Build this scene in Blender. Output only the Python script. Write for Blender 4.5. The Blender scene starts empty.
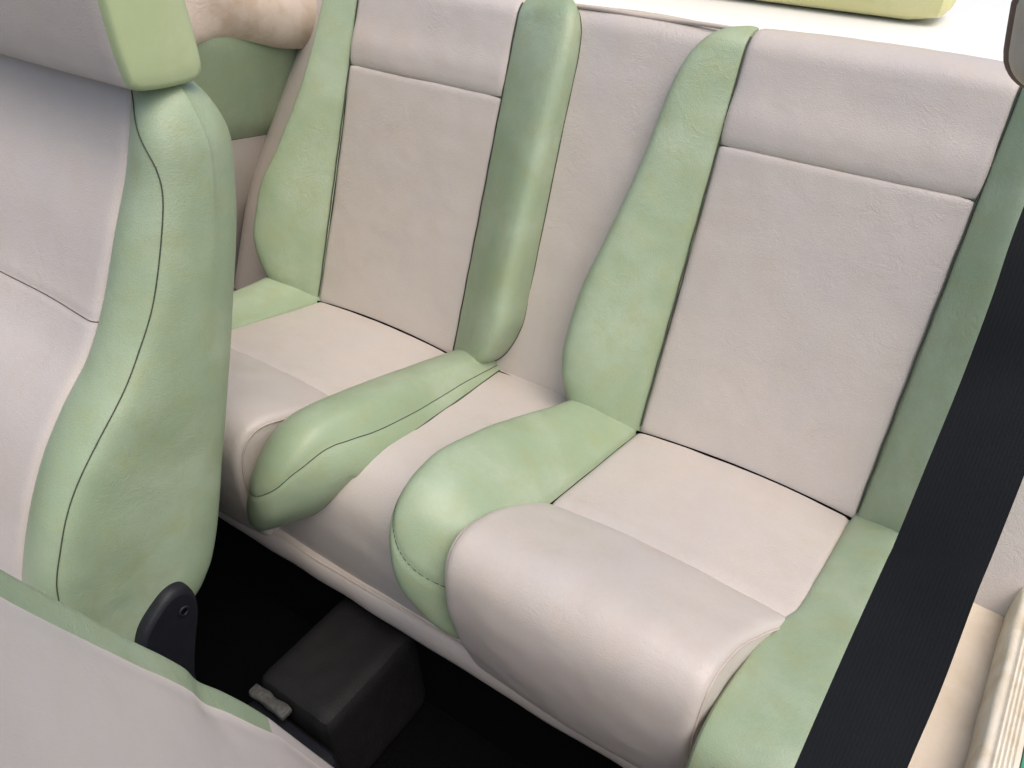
import bpy, math
import numpy as np
from mathutils import Vector, noise

sc = bpy.context.scene
COL = sc.collection
rad = math.radians

# ------------------------------------------------------------------ helpers
def sp(xs, ys):
    """smooth monotone cubic through the points"""
    xs = np.array(xs, float); ys = np.array(ys, float)
    h = np.diff(xs); d = np.diff(ys) / h
    m = np.zeros(len(xs))
    m[0], m[-1] = d[0], d[-1]
    for i in range(1, len(xs) - 1):
        if d[i-1] * d[i] > 0:
            w1, w2 = 2*h[i] + h[i-1], h[i] + 2*h[i-1]
            m[i] = (w1 + w2) / (w1/d[i-1] + w2/d[i])
    def f(x):
        x = np.clip(np.asarray(x, float), xs[0], xs[-1])
        i = np.clip(np.searchsorted(xs, x) - 1, 0, len(h) - 1)
        t = (x - xs[i]) / h[i]
        return ((1+2*t)*(1-t)**2*ys[i] + t*(1-t)**2*h[i]*m[i] + t*t*(3-2*t)*ys[i+1] + t*t*(t-1)*h[i]*m[i+1])
    return f

def catmull(pts, n=12):
    pts = [np.array(p, float) for p in pts]
    P = [2*pts[0]-pts[1]] + pts + [2*pts[-1]-pts[-2]]
    out = []
    for i in range(1, len(P)-2):
        for k in range(n):
            t = k/n
            out.append(.5*((2*P[i]) + (P[i+1]-P[i-1])*t + (2*P[i-1]-5*P[i]+4*P[i+1]-P[i+2])*t*t
                           + (-P[i-1]+3*P[i]-3*P[i+1]+P[i+2])*t**3))
    out.append(pts[-1])
    return np.array(out)

class Path:
    """profile curve in the (y, z) plane, by arc length; nrm is on the left of travel unless flip"""
    def __init__(self, pts, flip=False, s0=0.0, n=16):
        p = catmull(pts, n)
        L = np.concatenate([[0], np.cumsum(np.linalg.norm(np.diff(p, axis=0), axis=1))])
        S = np.linspace(0, L[-1], max(60, int(L[-1]/.002)))
        self.p = np.stack([np.interp(S, L, p[:, 0]), np.interp(S, L, p[:, 1])], 1)
        self.S = S + s0
        t = np.gradient(self.p, S, axis=0)
        k = np.ones(9)/9
        for a in (0, 1):
            t[:, a] = np.convolve(np.pad(t[:, a], 4, 'edge'), k, 'valid')
        t /= np.linalg.norm(t, axis=1)[:, None]
        nr = np.stack([-t[:, 1], t[:, 0]], 1)
        self.nr = -nr if flip else nr
        self.s0, self.s1 = self.S[0], self.S[-1]
    def __call__(self, s, u, w):
        s, u, w = np.broadcast_arrays(np.asarray(s, float), u, w)
        y = np.interp(s, self.S, self.p[:, 0]); z = np.interp(s, self.S, self.p[:, 1])
        ny = np.interp(s, self.S, self.nr[:, 0]); nz = np.interp(s, self.S, self.nr[:, 1])
        return np.stack([u, y + w*ny, z + w*nz], -1)

class MB:
    """collects geometry for one mesh object, several material slots"""
    def __init__(self):
        self.v, self.f, self.m, self.sm = [], [], [], []
    def add(self, verts, faces, mi=0, smooth=True):
        o = len(self.v)
        self.v += [tuple(map(float, p)) for p in verts]
        self.f += [tuple(i + o for i in q) for q in faces]
        self.m += [mi]*len(faces); self.sm += [smooth]*len(faces)
    def grid(self, P, mi=0, flip=False, wrap=False):
        ns, nt = P.shape[:2]
        fs = []
        for i in range(ns-1):
            for j in range(nt if wrap else nt-1):
                a, b = i*nt + j, i*nt + (j+1) % nt
                q = (a, b, b+nt, a+nt)
                fs.append(q[::-1] if flip else q)
        self.add(P.reshape(-1, 3), fs, mi)
    def tube(self, pts, r, mi=0, n=7, cap=True):
        pts = np.array(pts, float)
        t = np.gradient(pts, axis=0); t /= np.linalg.norm(t, axis=1)[:, None] + 1e-12
        up = np.array([0, 0, 1.]) if abs(t[0][2]) < .8 else np.array([0, 1., 0])
        R = []
        for p, d in zip(pts, t):
            a = np.cross(d, up); a /= np.linalg.norm(a) + 1e-12; b = np.cross(a, d); up = b
            R.append([p + r*(math.cos(q)*a + math.sin(q)*b) for q in np.linspace(0, 2*math.pi, n, endpoint=False)])
        R = np.array(R)
        self.grid(R, mi, flip=True, wrap=True)
        if cap:
            self.add(R[0], [tuple(range(n))], mi); self.add(R[-1], [tuple(range(n))[::-1]], mi)
    def box(self, lo, hi, mi=0):
        x0, y0, z0 = lo; x1, y1, z1 = hi
        v = [(x0,y0,z0),(x1,y0,z0),(x1,y1,z0),(x0,y1,z0),(x0,y0,z1),(x1,y0,z1),(x1,y1,z1),(x0,y1,z1)]
        self.add(v, [(3,2,1,0),(4,5,6,7),(0,1,5,4),(1,2,6,5),(2,3,7,6),(3,0,4,7)], mi, False)
    def build(self, name, mats, parent=None, bevel=0, mirror=False):
        V = np.array(self.v)
        off = np.array(parent.location) if parent is not None and parent.parent is None else np.zeros(3)
        if parent is not None and parent.parent is not None: off = np.array(parent.parent.location)
        F = self.f
        if mirror:
            V = V*np.array([-1, 1, 1]); F = [q[::-1] for q in F]
        me = bpy.data.meshes.new(name)
        me.from_pydata((V - off).tolist(), [], F)
        me.polygons.foreach_set('material_index', self.m)
        me.polygons.foreach_set('use_smooth', self.sm)
        for m in (mats if isinstance(mats, (list, tuple)) else [mats]): me.materials.append(m)
        me.update()
        o = bpy.data.objects.new(name, me); COL.objects.link(o)
        if parent is not None: o.parent = parent
        if bevel:
            b = o.modifiers.new('bevel', 'BEVEL'); b.width = bevel; b.segments = 3; b.limit_method = 'ANGLE'
            for p in me.polygons: p.use_smooth = True
            wn = o.modifiers.new('wn', 'WEIGHTED_NORMAL')
        return o

def empty(name, loc, label, cat, group=None):
    o = bpy.data.objects.new(name, None); COL.objects.link(o); o.location = loc
    o.empty_display_size = .05
    tag(o, label, cat, group); return o
def tag(o, label=None, cat=None, group=None, kind=None):
    if label: o['label'] = label
    if cat: o['category'] = cat
    if group: o['group'] = group
    if kind: o['kind'] = kind
    return o

def nz(P, freq, seed=0.0):
    sh = P.shape[:-1]
    return np.array([noise.noise(Vector((p[0]*freq+seed, p[1]*freq-seed*.7, p[2]*freq+seed*1.3)))
                     for p in P.reshape(-1, 3)]).reshape(sh)

def lin(c):  # sRGB 0-255 -> linear
    r = []
    for x in c:
        x /= 255
        r.append(x/12.92 if x <= .04045 else ((x+.055)/1.055)**2.4)
    return tuple(r) + (1,)

# ---------------------------------------------------------------- materials
def mat(name):
    m = bpy.data.materials.new(name); m.use_nodes = True
    nt = m.node_tree; b = nt.nodes['Principled BSDF']
    return m, nt, b

def leather(name, c1, c2, c3, stain=.25, rough=.5, grain=1.0, s1=4.5, s2=19):
    m, nt, b = mat(name); N = nt.nodes.new; L = nt.links.new
    tc = N('ShaderNodeTexCoord')
    def nse(scale, detail=4, dist=0., rough_=.55):
        n = N('ShaderNodeTexNoise'); n.inputs['Scale'].default_value = scale
        n.inputs['Detail'].default_value = detail; n.inputs['Distortion'].default_value = dist
        n.inputs['Roughness'].default_value = rough_
        L(tc.outputs['Object'], n.inputs['Vector']); return n
    def ramp(n, a, z):
        r = N('ShaderNodeMapRange'); r.inputs[1].default_value = a; r.inputs[2].default_value = z
        r.interpolation_type = 'SMOOTHSTEP'
        L(n.outputs[0], r.inputs[0]); return r
    def mix(fac, A, B, k=1.0):
        x = N('ShaderNodeMix'); x.data_type = 'RGBA'
        mu = N('ShaderNodeMath'); mu.operation = 'MULTIPLY'; mu.inputs[1].default_value = k
        L(fac.outputs[0], mu.inputs[0]); L(mu.outputs[0], x.inputs[0])
        for s, v in ((6, A), (7, B)):
            if isinstance(v, tuple): x.inputs[s].default_value = v
            else: L(v, x.inputs[s])
        return x.outputs[2]
    big = ramp(nse(s1, 5, .3), .34, .68)
    mid = ramp(nse(s2, 6, .25, .62), .42, .75)
    tiny = ramp(nse(140, 3, 0), .35, .7)
    col = mix(big, c1, c2)
    col = mix(mid, col, c3, stain)
    dk = tuple(x*.86 for x in c1[:3]) + (1,)
    col = mix(tiny, col, dk, .12)
    L(col, b.inputs['Base Color'])
    rr = N('ShaderNodeMapRange'); rr.inputs[3].default_value = rough-.08; rr.inputs[4].default_value = rough+.1
    L(nse(30, 4).outputs[0], rr.inputs[0]); L(rr.outputs[0], b.inputs['Roughness'])
    # grain and creases
    vo = N('ShaderNodeTexVoronoi'); vo.inputs['Scale'].default_value = 520
    L(tc.outputs['Object'], vo.inputs['Vector'])
    wr = nse(26, 6, 1.6, .68)
    msk = ramp(nse(6.5, 3, .8), .50, .68)
    cr = N('ShaderNodeMath'); cr.operation = 'PINGPONG'; cr.inputs[1].default_value = .5
    mlt = N('ShaderNodeMath'); mlt.operation = 'MULTIPLY'; mlt.inputs[1].default_value = 3.0
    L(wr.outputs[0], mlt.inputs[0]); L(mlt.outputs[0], cr.inputs[0])
    b1 = N('ShaderNodeBump'); b1.inputs['Strength'].default_value = .22*grain; b1.inputs['Distance'].default_value = .0012
    L(vo.outputs[0], b1.inputs['Height'])
    b2 = N('ShaderNodeBump'); b2.inputs['Distance'].default_value = .003
    mk = N('ShaderNodeMath'); mk.operation = 'MULTIPLY_ADD'; mk.inputs[1].default_value = .24*grain; mk.inputs[2].default_value = .05*grain
    L(msk.outputs[0], mk.inputs[0]); L(mk.outputs[0], b2.inputs['Strength'])
    L(cr.outputs[0], b2.inputs['Height']); L(b1.outputs[0], b2.inputs['Normal'])
    b3 = N('ShaderNodeBump'); b3.inputs['Strength'].default_value = .10*grain; b3.inputs['Distance'].default_value = .012
    L(nse(13, 3, .5).outputs[0], b3.inputs['Height']); L(b2.outputs[0], b3.inputs['Normal'])
    L(b3.outputs[0], b.inputs['Normal'])
    b.inputs['Specular IOR Level'].default_value = .42
    return m

def plain(name, c, rough=.6, var=.25, scale=60, bump=.2, bscale=300, metal=0, spec=.4):
    m, nt, b = mat(name); N = nt.nodes.new; L = nt.links.new
    tc = N('ShaderNodeTexCoord')
    n = N('ShaderNodeTexNoise'); n.inputs['Scale'].default_value = scale; n.inputs['Detail'].default_value = 5
    L(tc.outputs['Object'], n.inputs['Vector'])
    x = N('ShaderNodeMix'); x.data_type = 'RGBA'; L(n.outputs[0], x.inputs[0])
    x.inputs[6].default_value = tuple(v*(1-var) for v in c[:3])+(1,)
    x.inputs[7].default_value = tuple(min(1, v*(1+var)) for v in c[:3])+(1,)
    L(x.outputs[2], b.inputs['Base Color'])
    n2 = N('ShaderNodeTexNoise'); n2.inputs['Scale'].default_value = bscale; n2.inputs['Detail'].default_value = 3
    L(tc.outputs['Object'], n2.inputs['Vector'])
    bp = N('ShaderNodeBump'); bp.inputs['Strength'].default_value = bump; bp.inputs['Distance'].default_value = .002
    L(n2.outputs[0], bp.inputs['Height']); L(bp.outputs[0], b.inputs['Normal'])
    b.inputs['Roughness'].default_value = rough; b.inputs['Metallic'].default_value = metal
    b.inputs['Specular IOR Level'].default_value = spec
    return m

BEIGE = leather('beige_leather', lin((197,188,180)), lin((192,185,180)), lin((189,176,161)), .3, .36)
NEARB = leather('smooth_beige_leather', lin((203,194,188)), lin((200,193,190)), lin((196,184,172)), .25, .40, .35)
GREEN = leather('green_leather', lin((145,163,133)), lin((162,177,151)), lin((152,160,120)), .55, .38, s1=7, s2=24)
GREEN_LIT = leather('sunlit_green_leather', lin((180,194,150)), lin((188,200,160)), lin((172,186,140)), .4, .42, .35, s1=7, s2=24)  # green leather made lighter: sunlight on the headrest ends put into the colour
THREAD_SHADE = plain('dark_thread_and_shade', (.06, .07, .05), .8)  # seam thread; also paints shade into the back insert's joints
BTHREAD = plain('brown_thread', (.13, .10, .085), .8)
PIPE = plain('beige_piping', lin((190,178,168)), .5, .1)
BLACK = plain('black_plastic', (.011, .012, .016), .45, .3, 80, .25, 700, spec=.3)
CARPET_SHADE = plain('black_carpet_and_shade', (.0035, .0036, .004), .95, .5, 200, 1.0, 900, spec=.05)  # floor carpet; also colours the tubes that paint shade in the creases
VINYL = plain('charcoal_vinyl', (.009, .0088, .009), .6, .35, 30, .5, 500, spec=.25)
WORN = plain('worn_metal', (.06, .06, .055), .6, .8, 90, .8, 200)
WHITE = plain('white_paint', (.82, .81, .79), .4, .03, 8, .05)
LIME = leather('lime_vinyl', lin((212,210,152)), lin((218,214,164)), lin((202,202,138)), .4, .6)
DIRTY = leather('dirty_cloth', lin((208,192,176)), lin((214,198,184)), lin((168,138,104)), .6, .8, 1.3, s1=9, s2=11)
TRIM = leather('cream_trim', lin((214,200,182)), lin((206,192,172)), lin((190,170,140)), .4, .55)
SILLM = leather('cream_scuff', lin((226,218,202)), lin((216,205,184)), lin((190,168,128)), .5, .5, s1=16, s2=30)
PAINT = plain('green_car_paint', lin((70,150,115)), .25, .05)
BROWN = plain('brown_edge', lin((120,96,84)), .6, .2)

# belt webbing
BELT, nt, b = mat('black_webbing')
tc = nt.nodes.new('ShaderNodeTexCoord')
def wave(direction, scale, dist):
    n = nt.nodes.new('ShaderNodeTexWave'); n.bands_direction = direction
    n.inputs['Scale'].default_value = scale; n.inputs['Distortion'].default_value = dist
    nt.links.new(tc.outputs['UV'], n.inputs['Vector']); return n
wa, wb = wave('X', 7.0, .3), wave('DIAGONAL', 26.0, .4)
ad = nt.nodes.new('ShaderNodeMath'); ad.operation = 'MULTIPLY_ADD'; ad.inputs[1].default_value = .5
nt.links.new(wb.outputs['Fac'], ad.inputs[0]); nt.links.new(wa.outputs['Fac'], ad.inputs[2])
bp = nt.nodes.new('ShaderNodeBump'); bp.inputs['Strength'].default_value = .16; bp.inputs['Distance'].default_value = .0006
nt.links.new(ad.outputs[0], bp.inputs['Height']); nt.links.new(bp.outputs[0], b.inputs['Normal'])
ng = nt.nodes.new('ShaderNodeTexNoise'); ng.inputs['Scale'].default_value = 25
nt.links.new(tc.outputs['Object'], ng.inputs['Vector'])
cm = nt.nodes.new('ShaderNodeMix'); cm.data_type = 'RGBA'
cm.inputs[6].default_value = (.006, .007, .009, 1); cm.inputs[7].default_value = (.011, .0125, .014, 1)
nt.links.new(ng.outputs[0], cm.inputs[0]); nt.links.new(cm.outputs[2], b.inputs['Base Color'])
b.inputs['Roughness'].default_value = .8; b.inputs['Specular IOR Level'].default_value = .15

# ------------------------------------------------------------ rear bench
TH, PH = rad(20.92), rad(12.4)
def bk(s, w=0): return (s*math.sin(TH) - w*math.cos(TH), s*math.cos(TH) + w*math.sin(TH))
def cu(s, w=0): return (-s*math.cos(PH) + w*math.sin(PH), s*math.sin(PH) + w*math.cos(PH))

# backrest profile: straight, then rolling over the top edge
bp_ = [bk(s) for s in np.linspace(-.06, .60, 12)]
rr_ = .045
for a in np.linspace(12, 150, 10):
    c = bk(.61, -rr_)
    bp_.append((c[0] + rr_*(-math.cos(TH)*math.cos(rad(a)) + math.sin(TH)*math.sin(rad(a))),
                c[1] + rr_*(math.sin(TH)*math.cos(rad(a)) + math.cos(TH)*math.sin(rad(a)))))
BACK = Path(bp_, s0=-.06)
if (BACK.nr[10] @ np.array([-math.cos(TH), math.sin(TH)])) < 0: BACK.nr *= -1
def cpath(tail, s_a=-.05, s_b=.33, n=8):
    p = Path([cu(s) for s in np.linspace(s_a, s_b, n)] + tail, s0=s_a)
    if p.nr[10][1] < 0: p.nr *= -1
    return p
CENP = cpath([(-.365, .074), (-.398, .060), (-.424, .026), (-.434, -.03), (-.434, -.08), (-.428, -.125), (-.415, -.155)])
CUSH = cpath([(-.40, .085), (-.428, .072), (-.444, .035), (-.444, -.02), (-.436, -.085), (-.424, -.15), (-.42, -.165)])
OUTP = cpath([(-.37, .077), (-.42, .081), (-.47, .078), (-.503, .060), (-.518, .022), (-.515, -.03), (-.495, -.09), (-.45, -.15), (-.44, -.165)])
PADP = Path([(-.270, .030), (-.283, .056), (-.303, .074), (-.345, .095), (-.40, .119), (-.440, .130), (-.468, .124), (-.486, .104), (-.494, .072),
             (-.493, .025), (-.484, -.03), (-.469, -.085), (-.450, -.138), (-.43, -.162)], s0=-.03)
if PADP.nr[60][1] < 0: PADP.nr *= -1

def panel(path, ss, uL, uR, wfun, nt_=60, skirt=.035, freq=9, amp=.0012, seed=0., skirt_s=True):
    """soft panel: rows along the path, columns across; skirts turn the rim down into the seams"""
    t = np.linspace(0, 1, nt_)
    t = .5 - .5*np.cos(np.pi*t)*(.35) - .5*(1-2*t)*.65*1.0   # denser near the rims
    t = (t - t[0])/(t[-1]-t[0])
    S = ss[:, None] + 0*t[None]
    U = uL(ss)[:, None]*(1-t)[None] + uR(ss)[:, None]*t[None]
    W = wfun(t[None] + 0*S, S, U)
    P0 = path(S, U, W)
    W = W + amp*nz(P0, freq, seed) + amp*.45*nz(P0, freq*3.1, seed+5)
    U2 = np.concatenate([U[:, :1], U, U[:, -1:]], 1)
    W2 = np.concatenate([W[:, :1]-skirt, W, W[:, -1:]-skirt], 1)
    S2 = np.concatenate([S[:, :1], S, S[:, -1:]], 1)
    if skirt_s:
        U2 = np.concatenate([U2[:1], U2, U2[-1:]], 0); S2 = np.concatenate([S2[:1], S2, S2[-1:]], 0)
        W2 = np.concatenate([W2[:1]-skirt, W2, W2[-1:]-skirt], 0)
    return path(S2, U2, W2), (t, ss, U, W)

def rim(d, r, h):
    """edge roll-off: 0 inside, -h at the rim"""
    d = np.clip(d/r, 0, 1)
    return -h*(1 - np.sqrt(np.clip(1-(1-d)**2, 0, 1)))

bench = empty('rear_bench', (0, 0, -.2), 'two-tone beige and green leather rear bench with two moulded seats across the car', 'rear seat')

def const(c): return lambda s: np.full(np.shape(s), float(c))

# bolster section, as a fraction of width and of peak height
SEC_T = catmull([(0, -.10), (.07, .16), (.30, .50), (.58, .86), (.78, 1.0), (.90, .95), (.975, .70), (.995, .30), (.99, 0), (.97, -.45)], 7)

SEC_R = catmull([(0, -.15), (.03, .30), (.12, .62), (.28, .88), (.46, .99), (.62, .97), (.72, .84), (.86, .47), (.96, .16), (1.0, -.1), (1.0, -.45)], 6)

def bolster(path, ss, inner, width, peak, sgn_out, seed, seam=None, base=0., amp=.0018, tail=.05, sec=SEC_T, edge=None):
    """padded side roll: section SEC_T swept along the path, seam = column fraction as a function of s"""
    mb = MB()
    T = sec[:, 0]; H = sec[:, 1]
    rows_U = inner(ss)[:, None] + sgn_out*width(ss)[:, None]*T[None]
    rows_W = base + np.where(H[None] > 0, peak(ss)[:, None]*H[None], H[None]*tail + 0*ss[:, None])
    S = ss[:, None] + 0*T[None]
    P0 = path(S, rows_U, rows_W)
    rows_W = rows_W + amp*nz(P0, 8, seed) + amp*.5*nz(P0, 23, seed+3)
    if seam is not None:
        ts = seam(ss)[:, None]
        dd = np.abs(np.linspace(0, 1, len(T))[None] - ts)
        rows_W = rows_W - .0022*np.exp(-(dd/.022)**2)*(ts < 1.2)
    P = path(S, rows_U, rows_W)
    # rounded end caps
    ends = []
    for k, row in ((0, 0), (1, -1)):
        c = path(ss[row], inner(ss[row:row+1] if row == 0 else ss[-1:])[0] + sgn_out*.5*width(ss[[row]])[0], base-.02)
        ends.append(c)
    A = [P[0]*(1-q) + ends[0]*q for q in (.7, .4)]
    Z = [P[-1]*(1-q) + ends[1]*q for q in (.4, .7)]
    G = np.concatenate([np.array(A), P, np.array(Z)], 0)
    mb.grid(G, 0, flip=(sgn_out > 0))
    if edge is not None:
        pth, w0, s_lo, s_hi = edge; pts = []; c0 = int(np.argmax(H))
        for i in range(len(ss)):
            if not s_lo < ss[i] < s_hi: continue
            d2 = (P[i, c0:, 1][:, None]-pth.p[None, :, 0])**2 + (P[i, c0:, 2][:, None]-pth.p[None, :, 1])**2
            k = d2.argmin(1)
            hgt = (P[i, c0:, 1]-pth.p[k, 0])*pth.nr[k, 0] + (P[i, c0:, 2]-pth.p[k, 1])*pth.nr[k, 1] - w0
            if (hgt < 0).any() and hgt[0] > 0:
                a = int(np.argmax(hgt < 0)); f = hgt[a-1]/(hgt[a-1]-hgt[a])
                pts.append(P[i, c0+a-1]*(1-f) + P[i, c0+a]*f)
        pts = np.array(pts)
        for _ in range(6): pts[1:-1] = .25*pts[:-2] + .5*pts[1:-1] + .25*pts[2:]
        mb.tube(pts, .0016, 1, 6)
    if seam is not None:
        idx = np.linspace(0, 1, len(T)); pts = []
        for i, s in enumerate(ss):
            f = float(seam(np.array([s]))[0])
            if 0.02 < f < .98:
                pts.append([np.interp(f, idx, P[i, :, k]) for k in range(3)])
        pts = np.array(pts)
        if len(pts) > 3: mb.tube(pts, .0008, 1, 6)
    return mb

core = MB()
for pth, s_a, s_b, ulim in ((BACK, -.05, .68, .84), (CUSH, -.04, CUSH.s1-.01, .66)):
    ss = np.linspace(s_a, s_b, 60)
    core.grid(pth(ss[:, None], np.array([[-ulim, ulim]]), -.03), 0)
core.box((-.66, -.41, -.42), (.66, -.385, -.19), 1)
core.build('bench_core', [THREAD_SHADE, CARPET_SHADE], bench)

cr_ = MB()  # near-black tubes added where cushion meets backrest, as painted crease shade
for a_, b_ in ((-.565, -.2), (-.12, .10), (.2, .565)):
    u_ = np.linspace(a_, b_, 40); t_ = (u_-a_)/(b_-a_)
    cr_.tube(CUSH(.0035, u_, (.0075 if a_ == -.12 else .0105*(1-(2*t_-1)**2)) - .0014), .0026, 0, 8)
    cr_.build('crease_shade', [CARPET_SHADE], bench); cr_ = MB()
for sg in (1, -1):
    mir = sg < 0
    sd = 3.7*(sg+2)
    # ----- backrest insert, lower
    ss = np.linspace(-.015, .4825, 150)
    def wf(t, s, u):
        d = np.minimum(u - .2, .568 - u); e = .483 - s
        return .004*(1-(2*t-1)**4) + rim(d, .014, .008) + rim(e, .014, .006) + rim(s+.016, .03, .012) - .004*np.sin(np.pi*np.clip(s/.48, 0, 1))
    P, _ = panel(BACK, ss, const(.2), const(.568), wf, 76, seed=sd)
    mb = MB(); mb.grid(P, 0)
    k = np.linspace(.01, .64, 120); wob = .0004*np.sin(k*90)
    mb.tube(BACK(k, .2022 + wob, -.0008), .0013, 1, 6); mb.tube(BACK(k, .5655 + wob, -.0008), .0013, 1, 6)  # dark tubes stand in for shade between insert and bolsters
    k = np.linspace(.204, .564, 80); mb.tube(BACK(.4803 + .0004*np.sin(k*70), k, -.0022), .0013, 1, 6)
    mb.build('back_insert', [BEIGE, THREAD_SHADE], bench, mirror=mir)
    # ----- upper back panel
    ss = np.linspace(.480, BACK.s1-.005, 80)
    def wf(t, s, u):
        d = np.minimum(u - .2, .568 - u)
        return .004*(1-(2*t-1)**4) + rim(d, .014, .008) + rim(s-.4795, .020, .006) + .005*np.exp(-((s-.52)/.035)**2)
    P, _ = panel(BACK, ss, const(.2), const(.568), wf, 76, seed=sd+1)
    mb = MB(); mb.grid(P, 0); mb.build('back_upper_panel', [BEIGE], bench, mirror=mir)
    # ----- backrest bolsters
    ss = np.concatenate([np.linspace(-.012, .02, 14), np.linspace(.024, .60, 130), np.linspace(.604, .672, 28)])
    win = sp([-.012, -.004, .01, .04, .08, .12, .2, .3, .45, .55, .60, .62, .64, .655, .672],
             [.085, .105, .120, .134, .146, .150, .147, .130, .104, .092, .078, .064, .040, .016, .004])
    pin = sp([-.012, .0, .015, .04, .08, .12, .2, .3, .45, .55, .61, .64, .672],
             [.030, .050, .060, .070, .080, .084, .080, .064, .042, .032, .020, .010, .001])
    if mir:
        ss = np.concatenate([np.linspace(.004, .05, 20), np.linspace(.054, .60, 120), np.linspace(.604, .672, 28)])
        win = sp([.004, .010, .02, .04, .08, .12, .2, .3, .45, .55, .60, .63, .655, .672],
                 [.060, .080, .095, .114, .132, .140, .138, .136, .134, .134, .130, .118, .085, .03])
        pin = sp([-.012, .0, .015, .04, .08, .12, .2, .3, .45, .55, .61, .65, .672],
                 [.020, .035, .045, .054, .062, .066, .064, .056, .046, .040, .030, .018, .004])
    bolster(BACK, ss, const(.202), win, pin, -1, sd+2, edge=(BACK, -.002, 0, .64)).build('back_bolster', [GREEN, THREAD_SHADE], bench, mirror=mir)
    wout = sp([-.012, -.004, .01, .04, .08, .12, .2, .3, .45, .55, .60, .66, .70],
              [.06, .08, .095, .112, .130, .140, .138, .112, .078, .066, .060, .056, .05])
    pout = sp([-.012, .0, .015, .04, .08, .12, .2, .3, .45, .55, .61, .66, .70],
              [.018, .04, .05, .066, .08, .086, .084, .068, .046, .038, .034, .03, .03])
    ss = np.concatenate([np.linspace(-.012, .02, 14), np.linspace(.024, .70, 150)])
    bolster(BACK, ss, const(.566), wout, pout, 1, sd+4).build('back_bolster', [GREEN, THREAD_SHADE], bench, mirror=mir)
    # ----- wing beside the outer bolster
    ss = np.linspace(-.06, .66, 90)
    wo = sp([-.06, .15, .34, .5, .6, .66], [.86, .845, .79, .73, .70, .69])
    wf = lambda t, s, u: -.012 + .02*np.sin(np.pi*t)*.5 + rim((1-t)*.1, .02, .02)
    P, _ = panel(BACK, ss, const(.60), wo, wf, 30, seed=sd+5)
    mb = MB(); mb.grid(P, 0); mb.build('wing_panel', [BEIGE], bench, mirror=mir)

    # ----- cushion: sitting panel
    ss = np.linspace(-.02, .297, 110)
    def wf(t, s, u):
        d = np.minimum(u - .2, .562 - u)
        return .010*(1-(2*t-1)**2) + rim(d, .014, .008) + rim(.298-s, .03, .012) + rim(s+.021, .03, .01)
    P, _ = panel(CUSH, ss, const(.2), const(.562), wf, 76, seed=sd+6)
    mb = MB(); mb.grid(P, 0); mb.build('seat_pad', [BEIGE], bench, mirror=mir)
    # ----- cushion: raised front roll
    ss = np.linspace(-.01, PADP.s1-.004, 150)
    ul = sp([-.03, .0, .03, .08, .13, .3, .5], [.197, .195, .186, .172, .168, .170, .176])
    if mir: ul = sp([-.03, .0, .03, .08, .13, .2, .3, .4, .5], [.197, .197, .197, .198, .203, .212, .226, .245, .255])
    ur = sp([-.03, .0, .03, .08, .13, .2, .3, .4, .5], [.560, .558, .550, .535, .524, .518, .516, .519, .53])
    def wf(t, s, u):
        d = np.minimum(t, 1-t)*.355
        return .008*(1-(2*t-1)**2) + rim(d, .016, .008) + rim(s+.011, .03, .006)
    P, (t_, s_, U, W) = panel(PADP, ss, ul, ur, wf, 76, skirt=.004, seed=sd+7, amp=.0022, freq=7)
    mb = MB(); mb.grid(P, 0)
    for c_, sg2 in ((0, -1), (-1, 1)):          # sewn side walls of the roll
        ring_ = P[1:-1, c_]; piv = np.array([0, -.36, -.05])
        wall = []
        for k in (0, .06, .16, .3, .5, .75, 1):
            w_ = ring_*(1-k) + piv*k; w_[:, 0] = ring_[:, 0]*(1-k) + (ring_[:, 0].mean())*k + sg2*.006*math.sin(math.pi*min(1, k*2.2))
            wall.append(w_)
        wall = np.array(wall); wall[1:, :, 0] += .0012*nz(wall[1:], 22, sd)
        mb.grid(wall, 0, flip=(sg2 > 0))
    fp = mb.build('front_pad', [BEIGE], bench, mirror=mir)
    for cidx, ofs in ((0, -1), (-1, 1)):
        k = slice(6, 128); mb = MB()
        mb.tube(PADP(s_[k], U[k, cidx] + ofs*.0008, W[k, cidx] - .001), .0016, 0, 6)
        mb.build('piping', [PIPE], fp, mirror=mir)
    # ----- cushion bolsters
    ss = np.concatenate([np.linspace(-.04, .36, 90), np.linspace(.364, .625, 80)])
    inn = sp([-.04, .0, .28, .36, .45, .55, .625], [.2, .2, .2, .2, .203, .205, .21])
    oun = sp([-.04, .0, .1, .2, .3, .38, .43, .48, .53, .58, .61, .625], [.088, .084, .077, .066, .056, .050, .056, .076, .106, .145, .172, .19])
    wid = lambda s: inn(s) - oun(s)
    pk = sp([-.04, .0, .1, .2, .3, .38, .43, .48, .53, .58, .61, .625], [.03, .035, .046, .060, .072, .073, .066, .060, .050, .034, .016, .0])
    seam = sp([-.04, .25, .33, .38, .42, .455, .49, .52, .54, .625], [.76, .76, .76, .73, .64, .46, .20, .02, -.1, -.2])
    sec = SEC_T
    if mir:
        inn = sp([-.04, .0, .25, .34, .40, .45, .50, .56, .60, .625], [.2, .2, .2, .198, .200, .212, .236, .266, .278, .280])
        oun = sp([-.04, .042, .209, .323, .37, .41, .444, .488, .532, .568, .59, .61, .625], [.088, .080, .061, .050, .051, .060, .070, .089, .123, .165, .19, .205, .215])
        pk = sp([-.04, .0, .1, .2, .3, .38, .43, .48, .53, .58, .61, .625], [.028, .034, .046, .057, .066, .070, .070, .068, .062, .050, .028, .008])
        seam = sp([-.04, .25, .33, .40, .44, .475, .50, .525, .54, .625], [.70, .70, .70, .69, .62, .42, .20, .05, -.1, -.2])
        sec = SEC_R
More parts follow.
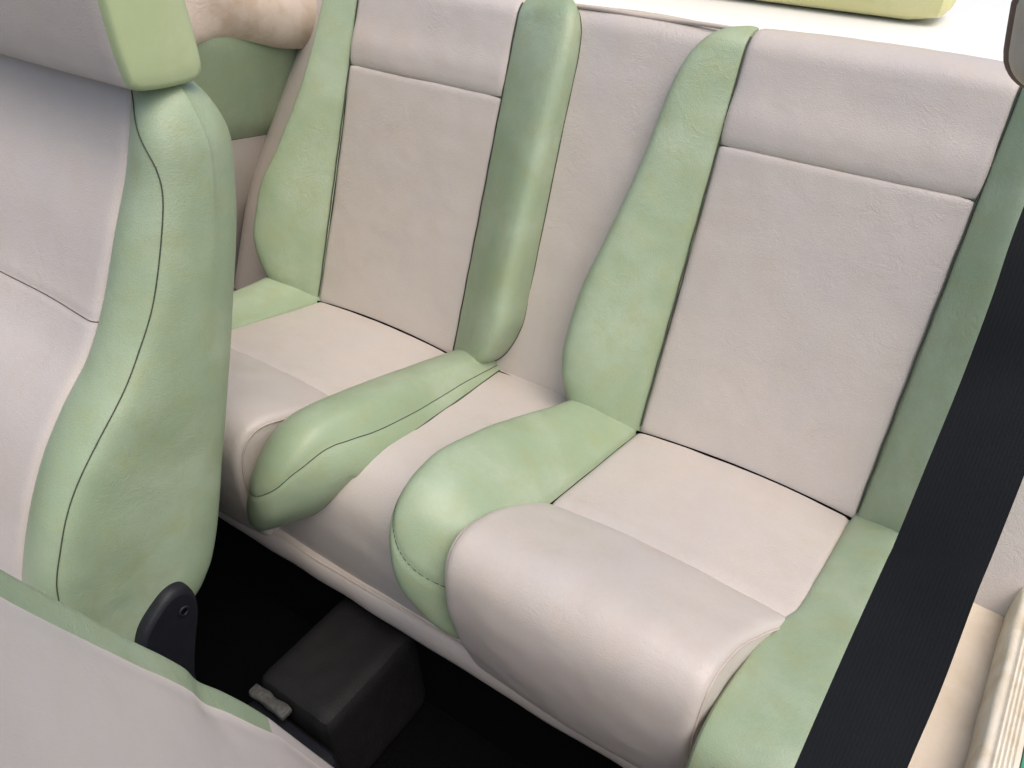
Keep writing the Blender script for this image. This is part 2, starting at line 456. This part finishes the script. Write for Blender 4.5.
    bolster(CUSH, ss, inn, wid, pk, -1, sd+8, seam=seam, sec=sec, edge=(CENP, .0075, .0, .60)).build('seat_bolster', [GREEN, THREAD_SHADE], bench, mirror=mir)
    ss = np.concatenate([np.linspace(-.045, .46, 90), np.linspace(.465, OUTP.s1-.01, 70)])
    wid = sp([-.045, .1, .26, .33, .5, .7], [.13, .115, .109, .122, .136, .132])
    pk = sp([-.045, .05, .2, .4, .52, .6, .72], [.046, .036, .022, .014, .012, .012, .004])
    mbo = bolster(OUTP, ss, sp([-.04, .26, .33, .5, .8], [.560, .555, .538, .524, .522]), wid, pk, 1, sd+9)
    uu = np.linspace(.552, .645, 30)
    mbo.tube(OUTP(.525, uu, .0135 - .02*np.clip((.562-uu)/.02, 0, 1)**2*.5), .0011, 1, 6)
    mbo.build('seat_bolster', [GREEN, THREAD_SHADE], bench, mirror=mir)

# ----- centre strips
ss = np.linspace(-.03, BACK.s1-.005, 170)
wf = lambda t, s, u: -.006 + .006*(1-(2*t-1)**2) + rim(s+.03, .03, .01)
P, _ = panel(BACK, ss, const(-.155), const(.155), wf, 50, seed=41, amp=.002, freq=6)
mb = MB(); mb.grid(P, 0); mb.build('centre_back_panel', [BEIGE], bench)
ss = np.linspace(-.03, CENP.s1-.006, 150)
wf = lambda t, s, u: .004 + .005*(1-(2*t-1)**2) + rim(s+.03, .03, .012)
cw = sp([-.03, .30, .42, .7], [.165, .165, .31, .31])
P, _ = panel(CENP, ss, lambda q: -cw(q), cw, wf, 90, seed=42, amp=.0018, freq=7)
mb = MB(); mb.grid(P, 0); mb.build('centre_seat_panel', [BEIGE], bench)
# ----- valance under the cushion's front edge
x = np.linspace(-.70, .70, 240)
prof = [(-.405, -.134), (-.430, -.134), (-.440, -.138), (-.445, -.146), (-.446, -.165), (-.444, -.184), (-.438, -.198), (-.428, -.204), (-.39, -.205)]
G = np.array([[(xx, y, z) for y, z in prof] for xx in x])
n_ = nz(G, 11, 9.)
G[..., 1] += .0025*n_; G[..., 2] += .0022*n_
mb = MB(); mb.grid(G, 0, flip=True)
tp = np.array([(xx, -.4410 + .0025*a, -.1370 + .0022*a) for xx, a in zip(x, n_[:, 2])])
mb.tube(tp, .0022, 1, 6)
mb.build('valance', [BEIGE, PIPE], bench)
mb = MB(); mb.box((-.70, -.424, -.222), (.70, -.39, -.2065)); mb.build('frame_rail', [BLACK], bench, bevel=.004)

# piping along the top of the backrest's centre
mb = MB(); mb.tube(BACK(.648, np.linspace(-.12, .17, 60), .001 + .001*np.sin(np.linspace(0, 9, 60))), .0035, 0, 7)
mb.build('top_piping', [PIPE], bench)

# ------------------------------------------------------- front seats
fs = empty('front_seat', (-.41, -.62, -.2), 'upright beige front seat with thick green side bolster and headrest', 'front seat')
zE = [-.06, -.02, .05, .112, .183, .26, .308, .352, .403, .477, .559, .615, .66]
yE = sp(zE, [-.825, -.822, -.815, -.801, -.771, -.724, -.682, -.635, -.598, -.558, -.514, -.496, -.490])
zS = [-.06, -.02, .05, .10, .148, .208, .267, .30, .351, .428, .50, .567, .61, .66]
yS = sp(zS, [-.80, -.80, -.803, -.808, -.80, -.773, -.73, -.695, -.64, -.584, -.551, -.529, -.523, -.51])
yR = sp([-.06, -.005, .02, .18, .375, .495, .567, .61, .66], [-.645, -.613, -.594, -.532, -.466, -.431, -.421, -.426, -.44])
XI, XS = -.232, -.140
zz = np.concatenate([np.linspace(-.03, 0, 8), np.linspace(.006, .56, 120), np.linspace(.563, .642, 40)])
# rounding of top and bottom: how far the side wall pulls in
def close(z):
    a = np.clip((z - .565)/.078, 0, 1); b2 = np.clip((.0 - z)/.032, 0, 1)
    return 1 - np.sqrt(np.clip(1 - a**2, 0, 1)), 1 - np.sqrt(np.clip(1 - b2**2, 0, 1))
mb = MB()
rows = []; seamp = []; seam_ci = []
for z in zz:
    ct, cb = close(np.array(z)); ct = float(ct); cb = float(cb)
    e, s_, r = float(yE(z)), float(yS(z)), float(yR(z))
    mid = .5*(s_+r)
    pull = lambda y: y + (mid - y)*(.62*ct + .30*cb)
    inx = .045*ct + .02*cb
    kk = 1 - .6*ct
    e2, s2, r2 = e + (mid-e)*.55*ct, pull(s_), pull(r)
    depth = r2 - s2
    pts = [(XI-.012, e2+.03*kk), (XI-.002, e2+.006*kk), (XI+.008, e2-.010*kk), (XI+.03, e2-.022*kk), (XI+.055-inx*.5, .5*(e2+s2)-.022*kk),
           (XS-.022-inx, s2-.013*kk), (XS-.006-inx, s2-.004*kk), (XS-inx, s2+.008), (XS+.005-inx, s2+.25*depth), (XS+.006-inx, s2+.55*depth),
           (XS+.004-inx, r2-.062*kk), (XS-.002-inx, r2-.032*kk), (XS-.014-inx, r2-.011*kk), (XS-.040-inx, r2), (XS-.10, r2+.004), (-.41, r2+.012)]
    c = catmull(pts, 5)
    la = np.concatenate([[0], np.cumsum(np.linalg.norm(np.diff(c, axis=0), axis=1))]); ln = np.linspace(0, la[-1], 120)
    c = np.stack([np.interp(ln, la, c[:, 0]), np.interp(ln, la, c[:, 1])], 1)
    for _ in range(14): c[1:-1] = .25*c[:-2] + .5*c[1:-1] + .25*c[2:]
    seam_ci.append(int(np.argmin(np.hypot(c[:, 0]-(XS-.004-inx), c[:, 1]-(s2-.002)))))
    rows.append([(p[0], p[1], z) for p in c])
    seamp.append((XS-.003-inx, s2+.001, z))
R = np.array(rows)
# tilt the top: front edge sits a little higher than the rear
nn = nz(R, 7, 21.)*.0032 + nz(R, 20, 4.)*.0012
R[..., 0] += nn; R[..., 1] -= nn*.6
mb.grid(R, 0)
top = R[-1]; c = top.mean(0) + np.array([0, 0, .004])
mb.add(list(top) + [c], [(i, i+1, len(top)) for i in range(len(top)-1)], 0)
bot = R[0]; mb.add(list(bot) + [bot.mean(0)], [(i+1, i, len(bot)) for i in range(len(bot)-1)], 0)
sm_ = np.array(seamp)
cs = np.array(seam_ci, float)
for _ in range(30): cs[1:-1] = .25*cs[:-2] + .5*cs[1:-1] + .25*cs[2:]
seam_pts = []
for i in list(range(4, 128, 4)) + list(range(128, len(zz)-4, 2)):
    f = cs[i] - 20*max(0, (zz[i]-.50)/.136)**3.2; a = int(f); f -= a
    seam_pts.append(R[i, a]*(1-f) + R[i, a+1]*f + np.array([.0003, -.0007, .0003]))
mb.tube(catmull(seam_pts, 3), .00075, 1, 6)
mb.build('side_bolster', [GREEN, THREAD_SHADE], fs)
# same on the far flank
mb2 = MB(); mb2.v = [(-.82 - v[0], v[1], v[2]) for v in mb.v]; mb2.f = [q[::-1] for q in mb.f]; mb2.m = mb.m; mb2.sm = mb.sm
mb2.build('side_bolster', [GREEN, THREAD_SHADE], fs)
# beige insert
zi = np.concatenate([np.linspace(.035, .06, 8), np.linspace(.065, .655, 140)])
xs_ = np.linspace(-.41-(.41+XI)-.01+.0, XI+.010, 60)
xs_ = np.linspace(-.82-XI-.006, XI+.006, 60)
G = np.zeros((len(zi), len(xs_), 3))
for i, z in enumerate(zi):
    tt = (xs_ - xs_[0])/(xs_[-1]-xs_[0]); dd = np.minimum(tt, 1-tt)*(xs_[-1]-xs_[0])
    a = np.clip((z-.60)/.055, 0, 1); roll = .07*(1-math.sqrt(max(0, 1-a*a)))
    y = float(yE(z)) + .006*np.sin(np.pi*tt) - rim(dd, .02, .014)*1.0 - .008 + roll
    y = y + .0022*math.exp(-((z-.385)/.003)**2)
    y = y + .05*max(0, (.05-z)/.02)**2*.3
    G[i, :, 0] = xs_; G[i, :, 1] = y; G[i, :, 2] = z
nn = nz(G, 8, 31.)*.0022; G[..., 1] += nn
mb = MB(); mb.grid(G, 0)
k = int(np.argmin(abs(zi-.385)))
mb.tube(G[k] + np.array([0, -.0004, 0]), .0008, 1, 6)
mb.build('front_insert', [BEIGE, BTHREAD], fs)
# piping on the insert/bolster join
mb = MB(); mb.tube([(XI+.006, G[i, -1, 1]-.003, zi[i]) for i in range(6, len(zi)-12)], .0016, 0, 6); mb.build('piping', [PIPE], fs)

def rbox(cx, cy, cz, hx, hy, hz, r, n=7):
    """rounded box as a grid sphere pushed to the box: returns closed mesh pieces"""
    V, F = [], []
    for ax in range(3):
        for sgn in (-1, 1):
            o = len(V)
            g = np.linspace(-1, 1, 2*n+1)
            for i in g:
                for j in g:
                    p = np.zeros(3); p[ax] = sgn; p[(ax+1) % 3] = i; p[(ax+2) % 3] = j
                    q = p*np.array([hx, hy, hz])
                    inner = np.clip(q, -np.array([hx, hy, hz])+r, np.array([hx, hy, hz])-r)
                    d = q - inner; L = np.linalg.norm(d)
                    V.append(inner + (d/L*r if L > 1e-9 else 0) + np.array([cx, cy, cz]))
            m_ = 2*n+1
            for i in range(m_-1):
                for j in range(m_-1):
                    q = (o+i*m_+j, o+(i+1)*m_+j, o+(i+1)*m_+j+1, o+i*m_+j+1)
                    F.append(q if sgn > 0 else q[::-1])
    return V, F

# headrest: beige face wrapped by green ends
def head_sec(k):   # closed (y,z) loop, k scales about its middle
    # front-bottom, front-top, rear-top, rear-bottom
    pts = [(-.540, .656), (-.543, .69), (-.543, .77), (-.535, .825), (-.51, .845), (-.475, .82), (-.461, .77), (-.455, .70), (-.453, .656),
           (-.457, .642), (-.468, .637), (-.500, .638), (-.528, .642), (-.537, .647)]
    c = np.array([-.51, .745]); return np.array([c + (np.array(p)-c)*k for p in pts])
def loop(pts, n=5):
    P = catmull(list(pts) + [pts[0]], n)[:-1]; return P
hx = [(-.1455, .12), (-.1455, .35), (-.1458, .60), (-.1463, .80), (-.1475, .92), (-.150, .975), (-.155, .993), (-.159, 1.0), (-.162, 1.0)]
def headmesh(xk, mi=0):
    m_ = MB()
    rows = [[(x_, p[0], p[1]) for p in loop(head_sec(k))] for x_, k in xk]
    G = np.array(rows); m_.grid(G, mi, wrap=True)
    return m_, G
m1, G1 = headmesh(hx)
m1.add(G1[0], [tuple(range(G1.shape[1]))], 0)
hr = headmesh([(-.162, .97), (-.1625, .995)] + [(x_, 1.0+.012*math.sin(math.pi*(x_+.657)/.494)) for x_ in np.linspace(-.163, -.657, 24)] + [(-.6575, .995), (-.658, .97)])[0].build('headrest', [BEIGE], fs)
m1.build('headrest_end', [GREEN_LIT], hr)
m3 = MB(); m3.v = [(-.82-v[0], v[1], v[2]) for v in m1.v]; m3.f = [q[::-1] for q in m1.f]; m3.m = m1.m; m3.sm = m1.sm
m3.build('headrest_end', [GREEN_LIT], hr)
for x_ in (-.33, -.49):
    mb = MB(); mb.tube([(x_, -.478, .60), (x_, -.49, .66)], .006, 0, 10); mb.build('headrest_post', [BLACK], fs)
# black recliner cover with screw hole
out = [(-.760, -.02), (-.742, .018), (-.715, .040), (-.692, .050), (-.672, .044), (-.662, .022), (-.664, -.01), (-.682, -.06), (-.70, -.12), (-.71, -.2), (-.80, -.2), (-.80, -.07)]
o2 = catmull(out + [out[0]], 6)[:-1]
mb = MB(); n_ = len(o2)
cc = o2.mean(0)
ring = lambda x_, k: [(x_, cc[0]+(p[0]-cc[0])*k, cc[1]+(p[1]-cc[1])*k) for p in o2]
G = np.array([ring(-.165, 1.0), ring(-.132, 1.0), ring(-.125, .985), ring(-.121, .95), ring(-.119, .88)])
mb.grid(G, 0, wrap=True, flip=True); mb.add(G[-1], [tuple(range(n_))], 0)
th_ = np.linspace(0, 2*math.pi, 17)
rc = mb.build('recliner_cover', [BLACK], fs)
mb = MB(); mb.tube([(-.1175, -.686+.0065*math.cos(a), .010+.0065*math.sin(a)) for a in th_], .0022, 0, 6, False)
mb.add([(-.1178, -.686+.006*math.cos(a), .010+.006*math.sin(a)) for a in th_[:-1]], [tuple(range(16))], 1)
mb.build('screw_hole', [BLACK, CARPET_SHADE], rc)
# its cushion
mb = MB(); V, F = rbox(-.41, -1.04, -.06, .25, .27, .10, .05); mb.add(V, F); mb.build('seat_cushion', [BEIGE], fs)

# near front seat, folded forward: its rear face looks up at us
ns = empty('front_seat', (.41, -.82, -.2), 'front seat folded forward in the near corner, pale rear face with green edge strip', 'front seat')
edge = [(-.958, .64), (-.930, .56), (-.905, .488), (-.883, .431), (-.854, .358), (-.834, .310), (-.822, .278), (-.8155, .250), (-.798, .211), (-.769, .136), (-.737, .038), (-.701, -.073), (-.67, -.17)]
ec = catmull(edge, 8)
t_ = np.gradient(ec, axis=0); t_ /= np.linalg.norm(t_, axis=1)[:, None]
strip, pan, strip2 = [], [], []
stripw = sp([-.2, .10, .136, .18, .25, .35, .49, .7], [.016, .016, .020, .023, .023, .024, .025, .026])
ecs = ec.copy()
for _ in range(260): ecs[1:-1] = .25*ecs[:-2] + .5*ecs[1:-1] + .25*ecs[2:]
def face(p, tt, q):   # point of the rear face q metres across from the outer edge
    nrm = np.array([-tt[1], tt[0]]); nrm = nrm if nrm[0] > 0 else -nrm    # rearward normal in (y,z)
    i_ = int(np.argmin(np.abs(ec[:, 1]-p[1]))); b_ = min(1, max(0, (q-.015)/.05)); b_ = b_*b_*(3-2*b_)
    p = np.array(p)*(1-b_) + ecs[i_]*b_
    dy = -.50*q*(1-.15*q/.5)
    return np.array([.16 + q, p[0] + dy*1.0, p[1] + .05*q - .20*q*q])
def roundover(p, tt, r=.014):
    nrm = np.array([-tt[1], tt[0]]); nrm = nrm if nrm[0] > 0 else -nrm
    o_ = []
    for a in (0, 30, 60, 90):
        o_.append((.16 - r*math.sin(rad(90-a))*1.0 + 0, *(np.array(p) - nrm*r*(1-math.sin(rad(a))))))
    return o_
for p, tt in zip(ec, t_):
    nrm = np.array([-tt[1], tt[0]]); nrm = nrm if nrm[0] > 0 else -nrm
    wd = float(stripw(p[1]))
    side = [(.150, *(np.array(p) - nrm*d)) for d in (.11, .06, .03)]
    strip.append(side + roundover(p, tt)[1:] + [tuple(face(p, tt, q)) for q in np.linspace(.004, wd, 8)])
    pan.append([tuple(face(p, tt, q)) for q in np.concatenate([[wd, wd+.003], np.linspace(wd+.01, .46, 40)])])
    strip2.append([tuple(face(p, tt, q)) for q in np.linspace(.46, .495, 6)] + [(.665, *(face(p, tt, .5)[1:] - nrm*d)) for d in (.02, .06, .11)])
strip, pan, strip2 = map(np.array, (strip, pan, strip2))
for A_, sd_ in ((strip, 2.), (pan, 3.), (strip2, 4.)):
    n_ = nz(A_, 6, sd_)*.0015 + nz(A_, 22, sd_)*.0003
    A_[..., 1] += n_; A_[..., 2] += n_*.5
pan[:, 0] = strip[:, -1]; strip2[:, 0] = pan[:, -1]
pan[:, 1, 1] -= .0015
kz = int(np.argmin(abs(ec[:, 1] - .128)))
mb = MB(); mb.grid(pan, 0, flip=True); mb.grid(strip[kz:], 0, flip=True); mb.build('rear_panel', [NEARB], ns)
mb = MB(); mb.grid(strip[:kz+1], 0, flip=True); mb.build('edge_strip', [GREEN], ns)
mb = MB(); mb.grid(strip2, 0, flip=True); mb.build('edge_strip', [GREEN], ns)
fr = []
for i in range(len(ec)):
    a_, b_ = strip[i, 0], strip2[i, -1]
    fr.append([a_*(1-q) + b_*q + np.array([0, -.02*math.sin(math.pi*q), 0]) for q in np.linspace(0, 1, 12)])
mb = MB(); mb.grid(np.array(fr), 0)
for row, fl in ((0, 0), (-1, 1)):
    loop_ = list(strip[row]) + list(pan[row][1:]) + list(strip2[row][1:]) + list(np.array(fr)[row][::-1][1:-1])
    mb.add(loop_, [tuple(range(len(loop_)))], 0)
mb.build('front_insert', [BEIGE], ns)
mb = MB(); V, F = rbox(.41, -1.02, -.13, .25, .25, .09, .04); mb.add(V, F); mb.build('seat_cushion', [BEIGE], ns)

# ---------------------------------------------------------- seat belt
cam_loc = np.array([.63239, -1.00842, .8973])
Lft = [(.632,-.30,1.15), (.629,-.48,.905), (.628,-.555,.82), (.628,-.615,.75), (.630,-.634,.714), (.631,-.649,.679), (.631,-.674,.646), (.631,-.697,.616), (.6305,-.705,.607), (.629,-.739,.575), (.628,-.781,.544), (.627,-.84,.50), (.626,-.93,.44)]
Rgt = [(.674,-.29,1.15), (.672,-.47,.905), (.670,-.545,.82), (.668,-.600,.752), (.668,-.622,.716), (.667,-.640,.686), (.6675,-.668,.6545), (.668,-.691,.627), (.668,-.705,.612), (.669,-.735,.581), (.668,-.766,.556), (.667,-.83,.512), (.666,-.92,.452)]
Lc, Rc = catmull(Lft, 8), catmull(Rgt, 8)
q = np.linspace(0, 1, 13)
Gt = Lc[:, None]*(1-q)[None, :, None] + Rc[:, None]*q[None, :, None]
bend = (np.sin(np.pi*q)*.002)[None, :, None]*np.array([0, .6, .8])
Gt = Gt + bend; Gb = Gt - np.array([0, .0007, .001])
belt = MB(); belt.grid(Gt, 0); belt.grid(Gb, 0, flip=True)
for e_ in (0, -1): belt.grid(np.stack([Gt[:, e_], Gb[:, e_]], 1), 0, flip=(e_ == 0))
sb = belt.build('seat_belt', [BELT])
uvl = sb.data.uv_layers.new(name='UVMap'); nq = len(q); na = len(Lc)
for lp in sb.data.loops:
    vi = lp.vertex_index
    if vi < 2*na*nq:
        r_ = (vi % (na*nq)); uvl.data[lp.index].uv = ((r_ % nq)/(nq-1), (r_//nq)*.24)
tag(sb, 'black woven seat belt hanging slanted in front of the right rear seat', 'seat belt')

# belt-side trim pad, top corner
V, F = rbox(.628, -.41, .790, .045, .022, .048, .020)
pad = MB(); V = np.array(V)
# round the outline in x,z
c_ = np.array([.628, -.41, .790]); d_ = V - c_
k = 1 - .16*np.clip((np.abs(d_[:, 0])/.045)*(np.abs(d_[:, 2])/.048), 0, 1)
V = c_ + d_*np.stack([k, np.ones_like(k), k], 1)
pad.add(V, F)
pr = empty('trim_pad', (.628, -.41, .72), 'rounded beige trim pad with brown rim, topmost at the bright corner above the belt', 'trim pad')
pad.build('cover', [TRIM], pr)
V2 = c_ + (V - c_)*np.array([1.09, .72, 1.07]) + np.array([0, .006, 0])
rb = MB(); rb.add(V2, F); rb.build('rim', [BROWN], pr)

# ---------------------------------------------------------- side trim
for sg in (-1, 1):
    mir = sg > 0
    XQ = lambda z: -.70 + .35*(z - .55)*1.0 - .0
    q = empty('side_trim_panel', (sg*.85, .05, -.2), ('green and beige padded side panel beside the left rear seat, under rolled cloth' if sg < 0
              else 'cream side panel on the open door side, behind the black seat belt'), 'side panel')
    ys = np.linspace(-.62 if sg < 0 else -.50, .30, 60)
    def xat(z): return -.70 - .35*(.55 - z)
    def sheet(zlo, zhi, bul, nzr=26):
        G = np.zeros((nzr, len(ys), 3))
        for i, a in enumerate(np.linspace(0, 1, nzr)):
            for j, y in enumerate(ys):
                z0, z1 = zlo(y), zhi(y); z = z0 + (z1-z0)*a
                e = min(a, 1-a)
                G[i, j] = (xat(z) + bul*(1-(1-min(1, e*5))**2), y, z)
        G[..., 0] += .0015*nz(G, 9, 3.)
        return G
    ztop = lambda y: .548 - .30*max(0, y+.05) if y > -.05 else .548
    zbot = lambda y: .30 - .18*max(0, y)
    if sg < 0:
        mb = MB(); mb.grid(sheet(zbot, ztop, .012)); mb.build('green_panel', [GREEN], q, mirror=mir)
        mb = MB(); mb.grid(sheet(lambda y: -.25, lambda y: zbot(y)-.001, .006)); mb.build('lower_panel', [BEIGE], q, mirror=mir)
    else:
        G = np.array([[(x_, y, z_ + .004*math.sin(y*9) - .03*max(0, -y-.25)) for x_, z_ in
                       ((.655, -.20), (.668, -.07), (.680, -.052), (.70, -.047), (.74, -.048), (.775, -.05), (.80, -.052), (.815, -.2))] for y in np.linspace(-.62, .03, 70)])
        G[..., 2] += .003*nz(G, 8, 3.)
        mb = MB(); mb.grid(G, 0, flip=True); mb.build('lower_panel', [TRIM], q)

# rolled cloth along the top of the far side panel
ys = np.linspace(-.62, .33, 90)
G = []
for y in ys:
    zc = .578 - .24*max(0, y+.03); xc = -.70
    row = []
    for a in np.linspace(-70, 200, 36):
        r_ = .075*(1 + .10*math.sin(y*14 + math.sin(a/40.)*1.5) + .05*math.sin(y*31+a/25.))
        row.append((xc - .02 + r_*.62*math.cos(rad(a)), y, zc + r_*.95*math.sin(rad(a))))
    G.append(row)
G = np.array(G); G[..., 0] += .006*nz(G, 9, 8.); G[..., 2] += .005*nz(G, 13, 2.)
mb = MB(); mb.grid(G, 0, flip=True)
o = mb.build('folded_cloth', [DIRTY]); tag(o, 'stained beige cloth rolled along the top of the left side panel', 'cloth')

# door sill with ribbed scuff strip
ds = empty('door_sill', (.82, -.3, .0), 'cream ribbed door sill trim with brown stains in the bottom corner', 'door sill')
ys = np.linspace(-.62, .05, 120)
prof = [(.782, -.20), (.786, -.02), (.789, -.004), (.793, .0), (.7975, 0)]
for k in range(5):
    x0 = .802 + k*.0048
    prof += [(x0, .0), (x0+.0012, .0025), (x0+.0030, .0025), (x0+.0042, .0)]
prof += [(.829, -.001), (.831, -.02)]
dx = lambda y: .012*(y+.1)
G = np.array([[(x_ + dx(y) + .004, y, z_) for x_, z_ in prof] for y in ys])
G[:, :3, 0] += .0025*nz(G[:, :3], 16, 3.)
mb = MB(); mb.grid(G, 0, flip=True); mb.build('scuff_strip', [SILLM], ds)
G = np.array([[(x_ + dx(y) + .006, y, z_) for x_, z_ in ((.826, -.008), (.845, -.008), (.93, -.012), (.95, -.03), (.955, -.25))] for y in ys])
mb = MB(); mb.grid(G, 0, flip=True); mb.build('painted_sill', [PAINT], ds)
mb = MB(); mb.tube([(.8325 + dx(y), y, -.006) for y in ys], .003, 0, 7); mb.build('weather_seal', [BLACK], ds)

# ------------------------------------------------------ behind the backrest
mb = MB()
G = []
for y, z in [(.24, .56), (.262, .592), (.30, .600), (.45, .602), (1.0, .60), (2.2, .58), (2.25, .40)]:
    G.append([(x_, y, z) for x_ in np.linspace(-1.1, 1.1, 30)])
mb.grid(np.array(G), 0)
o = mb.build('rear_deck', [WHITE]); tag(o, 'bright white deck behind the top of the rear bench', 'rear deck')
V, F = rbox(-.045, .438, .705, .475, .05, .100, .028, 9)
mb = MB(); mb.add(V, F); o = mb.build('deck_cover', [LIME]); tag(o, 'lime green padded cover lying on the white deck behind the bench', 'deck cover')

# ------------------------------------------------------------ footwell
mb = MB()
mb.add([(-.95, -1.7, -.42), (.80, -1.7, -.42), (.80, -.30, -.42), (-.95, -.30, -.42)], [(0, 1, 2, 3)])
o = mb.build('floor', [CARPET_SHADE]); tag(o, kind='structure')
tn = empty('centre_tunnel', (-.06, -.55, -.42), 'black box-shaped console in the dark footwell between the seats', 'console')
mb = MB(); V, F = rbox(-.048, -.51, -.325, .085, .108, .098, .024, 7); V = np.array(V); V[:, 0] = -.048 + (V[:, 0]+.048)*(1 - .9*(V[:, 2]+.32)); V = V + .002*nz(V, 30, 1.)[:, None]; mb.add(V, F); mb.build('box', [VINYL], tn)
mb = MB(); V, F = rbox(-.03, -.76, -.34, .10, .14, .085, .03, 5); mb.add(V, F); mb.build('front_box', [BLACK], tn)
mb = MB(); V, F = rbox(-.078, -.630, -.238, .040, .010, .006, .005, 6); V = np.array(V); V = V + .004*nz(V, 40, 2.)[:, None]*np.array([.6, 1, .6])
mb.add(V, F); mb.build('worn_plate', [WORN], tn)

# --------------------------------------------------------------- camera
cam = bpy.data.cameras.new('camera'); co = bpy.data.objects.new('camera', cam); COL.objects.link(co)
co.location = cam_loc; co.rotation_euler = (rad(53.436), 0, rad(34.533))
cam.sensor_width = 36; cam.lens = 816.7/1024*36; cam.clip_end = 200; cam.clip_start = .01
sc.camera = co

# ---------------------------------------------------------------- light
w = bpy.data.worlds.new('World'); sc.world = w; w.use_nodes = True
nt = w.node_tree; bg = nt.nodes['Background']
sky = nt.nodes.new('ShaderNodeTexSky'); sky.sky_type = 'NISHITA'; sky.sun_disc = False
EL, AZ = 62, 108          # sun height, and its compass bearing from +Y towards +X
sky.sun_elevation = rad(EL); sky.sun_rotation = rad(AZ)
sky.dust_density = 5.0; sky.ozone_density = .9; sky.air_density = 1.0
nt.links.new(sky.outputs[0], bg.inputs[0]); bg.inputs[1].default_value = .15
sl = bpy.data.lights.new('sun', 'SUN'); so = bpy.data.objects.new('sun', sl); COL.objects.link(so)
sl.energy = .9; sl.angle = rad(60); sl.color = (1, .95, .87)
d = Vector((math.sin(rad(AZ))*math.cos(rad(EL)), math.cos(rad(AZ))*math.cos(rad(EL)), math.sin(rad(EL))))
so.rotation_euler = d.to_track_quat('Z', 'Y').to_euler()
sc.view_settings.view_transform = 'Standard'; sc.view_settings.look = 'None'
sc.view_settings.exposure = .33; sc.view_settings.gamma = 1
sc.view_settings.use_curve_mapping = False
